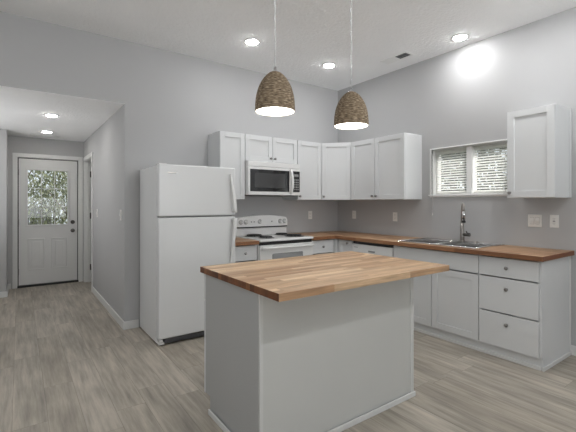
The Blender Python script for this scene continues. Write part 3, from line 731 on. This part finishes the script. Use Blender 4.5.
# ------------------------------------------------------------------ outlets and switches (local: plate in xz, facing -y)
def plate(name, label, cat, loc, rz, gangs, kinds, group=None):
    t = thing(name, label, cat, loc, rz, group); w2 = (.036 + .023 * (gangs - 1)) ; hw = w2
    obj('cover_plate', one(-hw, hw, -.006, -.0005, -.058, .058, .0025), 'plate', t)
    for g in range(gangs):
        cx = (g - (gangs - 1) / 2) * .046
        if kinds[g] == 'outlet':
            for s in (-.021, .021):
                b = NB(); bx(b, cx - .017, cx + .017, -.009, -.0062, s - .014, s + .014, .003); r = obj('receptacle', b, 'plate', t)
                b = NB(); bx(b, cx - .008, cx - .0055, -.0096, -.0088, s - .002, s + .007); bx(b, cx + .0055, cx + .008, -.0096, -.0088, s - .002, s + .007); bx(b, cx - .002, cx + .002, -.0096, -.0088, s - .010, s - .006); obj('slots', b, 'slotdark', r)
        elif kinds[g] == 'gfci':
            b = NB(); bx(b, cx - .017, cx + .017, -.009, -.0062, -.034, .034, .002); r = obj('receptacle', b, 'plate', t)
            for s in (-.021, .021):
                b = NB(); bx(b, cx - .008, cx - .0055, -.0096, -.0088, s - .002, s + .007); bx(b, cx + .0055, cx + .008, -.0096, -.0088, s - .002, s + .007); bx(b, cx - .002, cx + .002, -.0096, -.0088, s - .010, s - .006); obj('slots', b, 'slotdark', r)
            b = NB(); bx(b, cx - .010, cx + .010, -.0105, -.0088, -.006, -.001); bx(b, cx - .010, cx + .010, -.0105, -.0088, .001, .006); obj('test_buttons', b, 'grey_pl', r)
        else:
            b = NB(); bx(b, cx - .0165, cx + .0165, -.0075, -.0062, -.033, .033, .0005); fr = obj('switch_frame', b, 'slotdark', t)
            b = NB(); prism(b, [(-.007, -.031), (-.007, .031), (-.0085, .031), (-.013, 0), (-.0085, -.031)], cx - .015, cx + .015, 'x'); obj('rocker', b, 'plate', fr)
    return t
plate('outlet', 'white outlet on the back wall right of the range', 'outlet', (-.544, 0, 1.16), 0, 1, ['outlet'])
plate('outlet', 'white outlet on the right wall nearest the corner', 'outlet', (0, -.345, 1.165), -PI / 2, 1, ['outlet'])
plate('outlet', 'white outlet on the right wall above the dishwasher', 'outlet', (0, -1.075, 1.155), -PI / 2, 1, ['outlet'])
plate('light_switch', 'white double rocker switch plate below the lone right wall cabinet', 'switch', (0, -2.690, 1.165), -PI / 2, 2, ['switch', 'switch'])
plate('outlet', 'white outlet at far right beside the double switch plate', 'outlet', (0, -2.848, 1.165), -PI / 2, 1, ['gfci'])
plate('light_switch', 'white switch on the hall wall nearest the hall doorway', 'switch', (HX, 1.68, 1.19), -PI / 2, 1, ['switch'])
plate('light_switch', 'white switch on the hall wall nearest the kitchen corner', 'switch', (HX, .169, 1.20), -PI / 2, 1, ['switch'])

# ------------------------------------------------------------------ window blinds
def blind(label, ya, yb, cord):
    t = thing('window_blind', label, 'blind', (.068, (ya + yb) / 2, WZ1 - .005))
    BW = (yb - ya) / 2 - .006; dz = WZ1 - WZ0 - .010
    obj('headrail', one(-.014, .014, -BW, BW, -.028, -.002, .002), 'slat', t)
    b = NB(); ns = 17
    for i in range(ns):
        z = -.046 - i * (dz - .075) / (ns - 1); tt = NB(); bx(tt, -.0145, .0145, -BW + .003, BW - .003, -.0006, .0006)
        merge(b, tt, 0, Matrix.Translation((.0, 0, z)) @ Matrix.Rotation(math.radians(30), 4, 'Y'))
    obj('slats', b, 'slat', t)
    obj('bottom_rail', one(-.011, .011, -BW, BW, -dz + .002, -dz + .016, .003), 'slat', t)
    b = NB()
    for y in (-BW * .6, BW * .6): tube(b, [(-.0135, y, -.03), (-.0135, y, -dz + .01)], .001, 5)
    obj('ladder_cords', b, 'cordw', t)
    if cord:
        b = NB(); tube(b, [(-.018, BW - .03, -.015), (-.05, BW - .02, -.03), (-.094, BW - .02, -.05), (-.096, BW - .02, -.74)], .0035, 8)
        lathe(b, [(0, 0), (.007, 0), (.005, .03), (0, .032)], 10, Matrix.Translation((-.096, BW - .02, -.77))); obj('pull_cord', b, 'cordw', t)
blind('white mini blind in the left window pane, with a long hanging cord', ym + .032, WY1 - .006, True)
blind('white mini blind in the right window pane, partly behind the wall cabinet', WY0 + .006, ym - .032, False)

# ------------------------------------------------------------------ recessed lights
def downlight(label, x, y, z, m, group, r=.075):
    t = thing('recessed_light', label, 'ceiling light', (x, y, z), 0, group)
    b = NB(); lathe(b, [(r * .80, -.0005), (r * .84, -.010), (r * 1.12, -.006), (r * 1.16, -.0005)], 36); obj('trim_ring', b, 'trim', t)
    b = NB(); lathe(b, [(0, -.019), (r * .45, -.0185), (r * .70, -.016), (r * .80, -.011), (r * .80, -.001), (0, -.001)], 36); obj('lens', b, m, t)
    return t
downlight('round recessed ceiling light above the refrigerator, left of the left pendant', -1.943, -.76, H, 'lens', None)
downlight('round recessed ceiling light between the two pendants near the corner', -.828, -.726, H, 'lens', None)
downlight('round recessed ceiling light at right washing the wall above the window', -.256, -2.097, H, 'lens', None)
downlight('round recessed light on the hall ceiling nearest the kitchen', -3.635, 1.047, HH, 'lens_hall', None, .07)
downlight('round recessed light on the hall ceiling nearest the entry door', -3.617, 2.293, HH, 'lens_hall', None, .07)
for x, y, g in ((-2.3, -4.40, 1), (-.69, -2.90, 1), (-5.0, -4.6, 1), (-5.0, -1.6, 1), (-3.3, -4.40, 1)):
    downlight('round recessed ceiling light behind the camera side of the room', x, y, H, 'lens_rear', 'recessed lights over the unseen side of the room')

# ------------------------------------------------------------------ vents
t = thing('ceiling_vent', 'white ceiling register with one dark open half above the sink', 'vent', (-.335, -1.36, H))
b = NB(); X, Y, fz = .075, .185, -.007
bx(b, -X, X, -Y, -Y + .02, fz, -.0005); bx(b, -X, X, Y - .02, Y, fz, -.0005); bx(b, -X, -X + .02, -Y + .02, Y - .02, fz, -.0005); bx(b, X - .02, X, -Y + .02, Y - .02, fz, -.0005); bx(b, -X + .02, X - .02, -.012, .008, fz, -.0005)
obj('frame', b, 'vent', t)
b = NB()
for i in range(7): bx(b, -X + .02, X - .02, .012 + i * .022, .030 + i * .022, -.006, -.003)
obj('closed_louvers', b, 'vent', t)
b = NB(); bx(b, -X + .02, X - .02, -Y + .02, -.012, -.002, -.0005); obj('opening', b, 'black', t)
b = NB()
for i in range(4): bx(b, -X + .02, X - .02, -Y + .040 + i * .034, -Y + .042 + i * .034, -.006, -.002)
obj('open_louvers', b, 'grey_pl', t)
t = thing('hall_ceiling_vent', 'narrow grey slot vent on the hall ceiling before the entry door', 'vent', (-3.62, 2.72, HH))
b = NB(); X, Y = .20, .055
bx(b, -X, X, -Y, -Y + .012, -.006, -.0005); bx(b, -X, X, Y - .012, Y, -.006, -.0005); bx(b, -X, -X + .012, -Y, Y, -.006, -.0005); bx(b, X - .012, X, -Y, Y, -.006, -.0005)
obj('frame', b, 'vent', t)
b = NB(); bx(b, -X + .012, X - .012, -Y + .012, Y - .012, -.002, -.0005); obj('opening', b, 'gap', t)
b = NB()
for i in range(4): bx(b, -X + .012, X - .012, -.035 + i * .022, -.029 + i * .022, -.006, -.002)
obj('louvers', b, 'vent', t)

# ------------------------------------------------------------------ pendants
def pendant(label, x, y, zb):
    t = thing('pendant_lamp', label, 'pendant lamp', (x, y, zb)); Hs = .246; Rr = .119
    prof = []
    for i in range(0, 21):
        u = i / 20
        r = Rr * (1 - .50 * u ** 1.55 if u < .6 else 1); 
        # dome: near-straight sides, rounded crown
        r = Rr * (1 - u ** 2.6) ** .60 * (1 - .02 * u)
        prof.append((max(r, .018), Hs * u * .985))
    b = NB(); lathe(b, prof, 48)
    # coiled rope ridges
    out = NB(); n = 25; 
    for k in range(n):
        u = (k + .5) / n; r = max(Rr * (1 - u ** 2.6) ** .60 * (1 - .02 * u), .02)
        ring = []; hh = Hs * .985 / n / 2
        lathe(out, [(r - .001, Hs * .985 * u - hh), (r + .0022, Hs * .985 * u), (r - .001, Hs * .985 * u + hh)], 48)
    m2 = bpy.data.meshes.new('tmp'); out.to_mesh(m2); b.from_mesh(m2); out.free(); bpy.data.meshes.remove(m2)
    for f in b.faces: f.smooth = True
    sh = obj('shade', b, 'rope', t)
    inn = [(max(r - .004, .012), z + .0005) for r, z in prof]
    b = NB(); lathe(b, inn[:-1] + [(0, inn[-1][1] - .006)], 48); obj('lining', b, 'shade_in', t)
    b = NB(); lathe(b, [(0, .004), (Rr * .965, .004), (Rr * .965, .008), (0, .008)], 40); obj('diffuser', b, 'bulb', t)
    b = NB(); lathe(b, [(0, Hs - .012), (.022, Hs - .012), (.022, Hs - .004), (.010, Hs + .002), (.008, Hs + .025), (0, Hs + .026)], 18); obj('cap', b, 'chrome', t)
    b = NB(); tube(b, [(0, 0, Hs + .02), (0, 0, H - zb - .02)], .0032, 8); obj('cord', b, 'cordw', t)
    b = NB(); tube(b, [(.006 * math.cos(k * .9), .006 * math.sin(k * .9), Hs + .03 + k * .012) for k in range(int((H - zb - Hs - .05) / .012))], .0012, 5); obj('support_wire', b, 'chrome', t)
    b = NB(); lathe(b, [(0, H - zb - .028), (.045, H - zb - .028), (.06, H - zb - .010), (.06, H - zb), (0, H - zb)], 28); obj('canopy', b, 'chrome', t)
pendant('woven seagrass dome pendant over the left end of the island', -2.693, -2.33, 1.878)
pendant('woven seagrass dome pendant over the right end of the island', -2.053, -2.33, 1.868)

# ------------------------------------------------------------------ outdoors
o = struct('ground', one(-16, 12, DY + .13, 22, -.35, -.15), 'grass')
o = struct('ground_side', one(.13, 12, -12, DY + .13, -.35, -.15), 'grass')
# fence beyond the door
t = thing('wooden_fence', 'pale weathered board fence seen through the lower door glass', 'fence', (-4.2, 7.5, -.15))
b = NB(); n = 22
for i in range(n):
    x = -2.6 + i * .162; bx(b, x, x + .145, 0, .02, .03, 1.37 + .01 * (i % 3), .002)
obj('boards', b, 'fence', t)
b = NB(); bx(b, -2.6, .96, .021, .06, .35, .44); bx(b, -2.6, .96, .021, .06, 1.10, 1.19); obj('rails', b, 'fence', t)
for x in (-2.55, -.75, .87):
    obj('post', one(x - .045, x + .045, .061, .15, 0, 1.4), 'fence', t)
def tree(name, label, cat, loc, crown, nleaf, leaf, lm, trunk=True, group=None):
    t = thing(name, label, cat, loc, 0, group); b = NB(); rnd = random.Random(hash(label) % 1000 if False else int(loc[0] * 37 + loc[1] * 11))
    (cx, cy, cz), (ax, ay, az) = crown
    for i in range(nleaf):
        while True:
            p = Vector((rnd.uniform(-1, 1), rnd.uniform(-1, 1), rnd.uniform(-1, 1)))
            if .25 < p.length < 1: break
        q = Vector((cx + p.x * ax, cy + p.y * ay, cz + p.z * az))
        if q.z < .05: q.z = .05 + rnd.random() * .2
        s = leaf * rnd.uniform(.6, 1.4)
        m = Matrix.Translation(q) @ Matrix.Rotation(rnd.uniform(0, 6.3), 4, 'Z') @ Matrix.Rotation(rnd.uniform(-1.4, 1.4), 4, 'X')
        v = [b.verts.new(m @ Vector(c)) for c in ((-s * .45, 0, 0), (0, -s, 0), (s * .45, 0, s * .1), (0, s, 0))]
        b.faces.new(v)
    obj('foliage', b, lm, t)
    b = NB(); tube(b, [(0, 0, 0), (.03, 0, cz * .5), (cx, cy, cz + az * .3)], [.07, .055, .02], 8); tr = obj('trunk', b, 'bark', t)
    for k in range(4):
        a = k * PI / 2 + .4; b = NB(); z = cz * .45 + k * .15
        tube(b, [(.02, 0, z), (ax * .6 * math.cos(a), ay * .6 * math.sin(a), z + az * .5)], [.03, .01], 6); obj('branch', b, 'bark', tr)
    return t
tree('leafy_tree', 'pale green leafy tree filling the right of the door glass', 'tree', (-2.85, 6.6, -.15), ((0, 0, 1.55), (1.0, .7, 1.6)), 7000, .045, 'leaf')
tree('leafy_tree', 'tall leafy tree rising behind the fence in the door glass', 'tree', (-4.1, 9.0, -.15), ((0, 0, 2.3), (2.6, .8, 2.6)), 12000, .055, 'leaf')
tree('tall_shrub', 'grey green shrub seen between the blind slats of the left pane', 'shrub', (4.6, .9, -.15), ((0, 0, 1.6), (.9, 1.7, 2.3)), 6500, .085, 'leaf2')
tree('tall_shrub', 'grey green shrub seen between the blind slats of the right pane', 'shrub', (4.6, -2.55, -.15), ((0, 0, 1.6), (.9, 1.7, 2.3)), 6500, .085, 'leaf2')
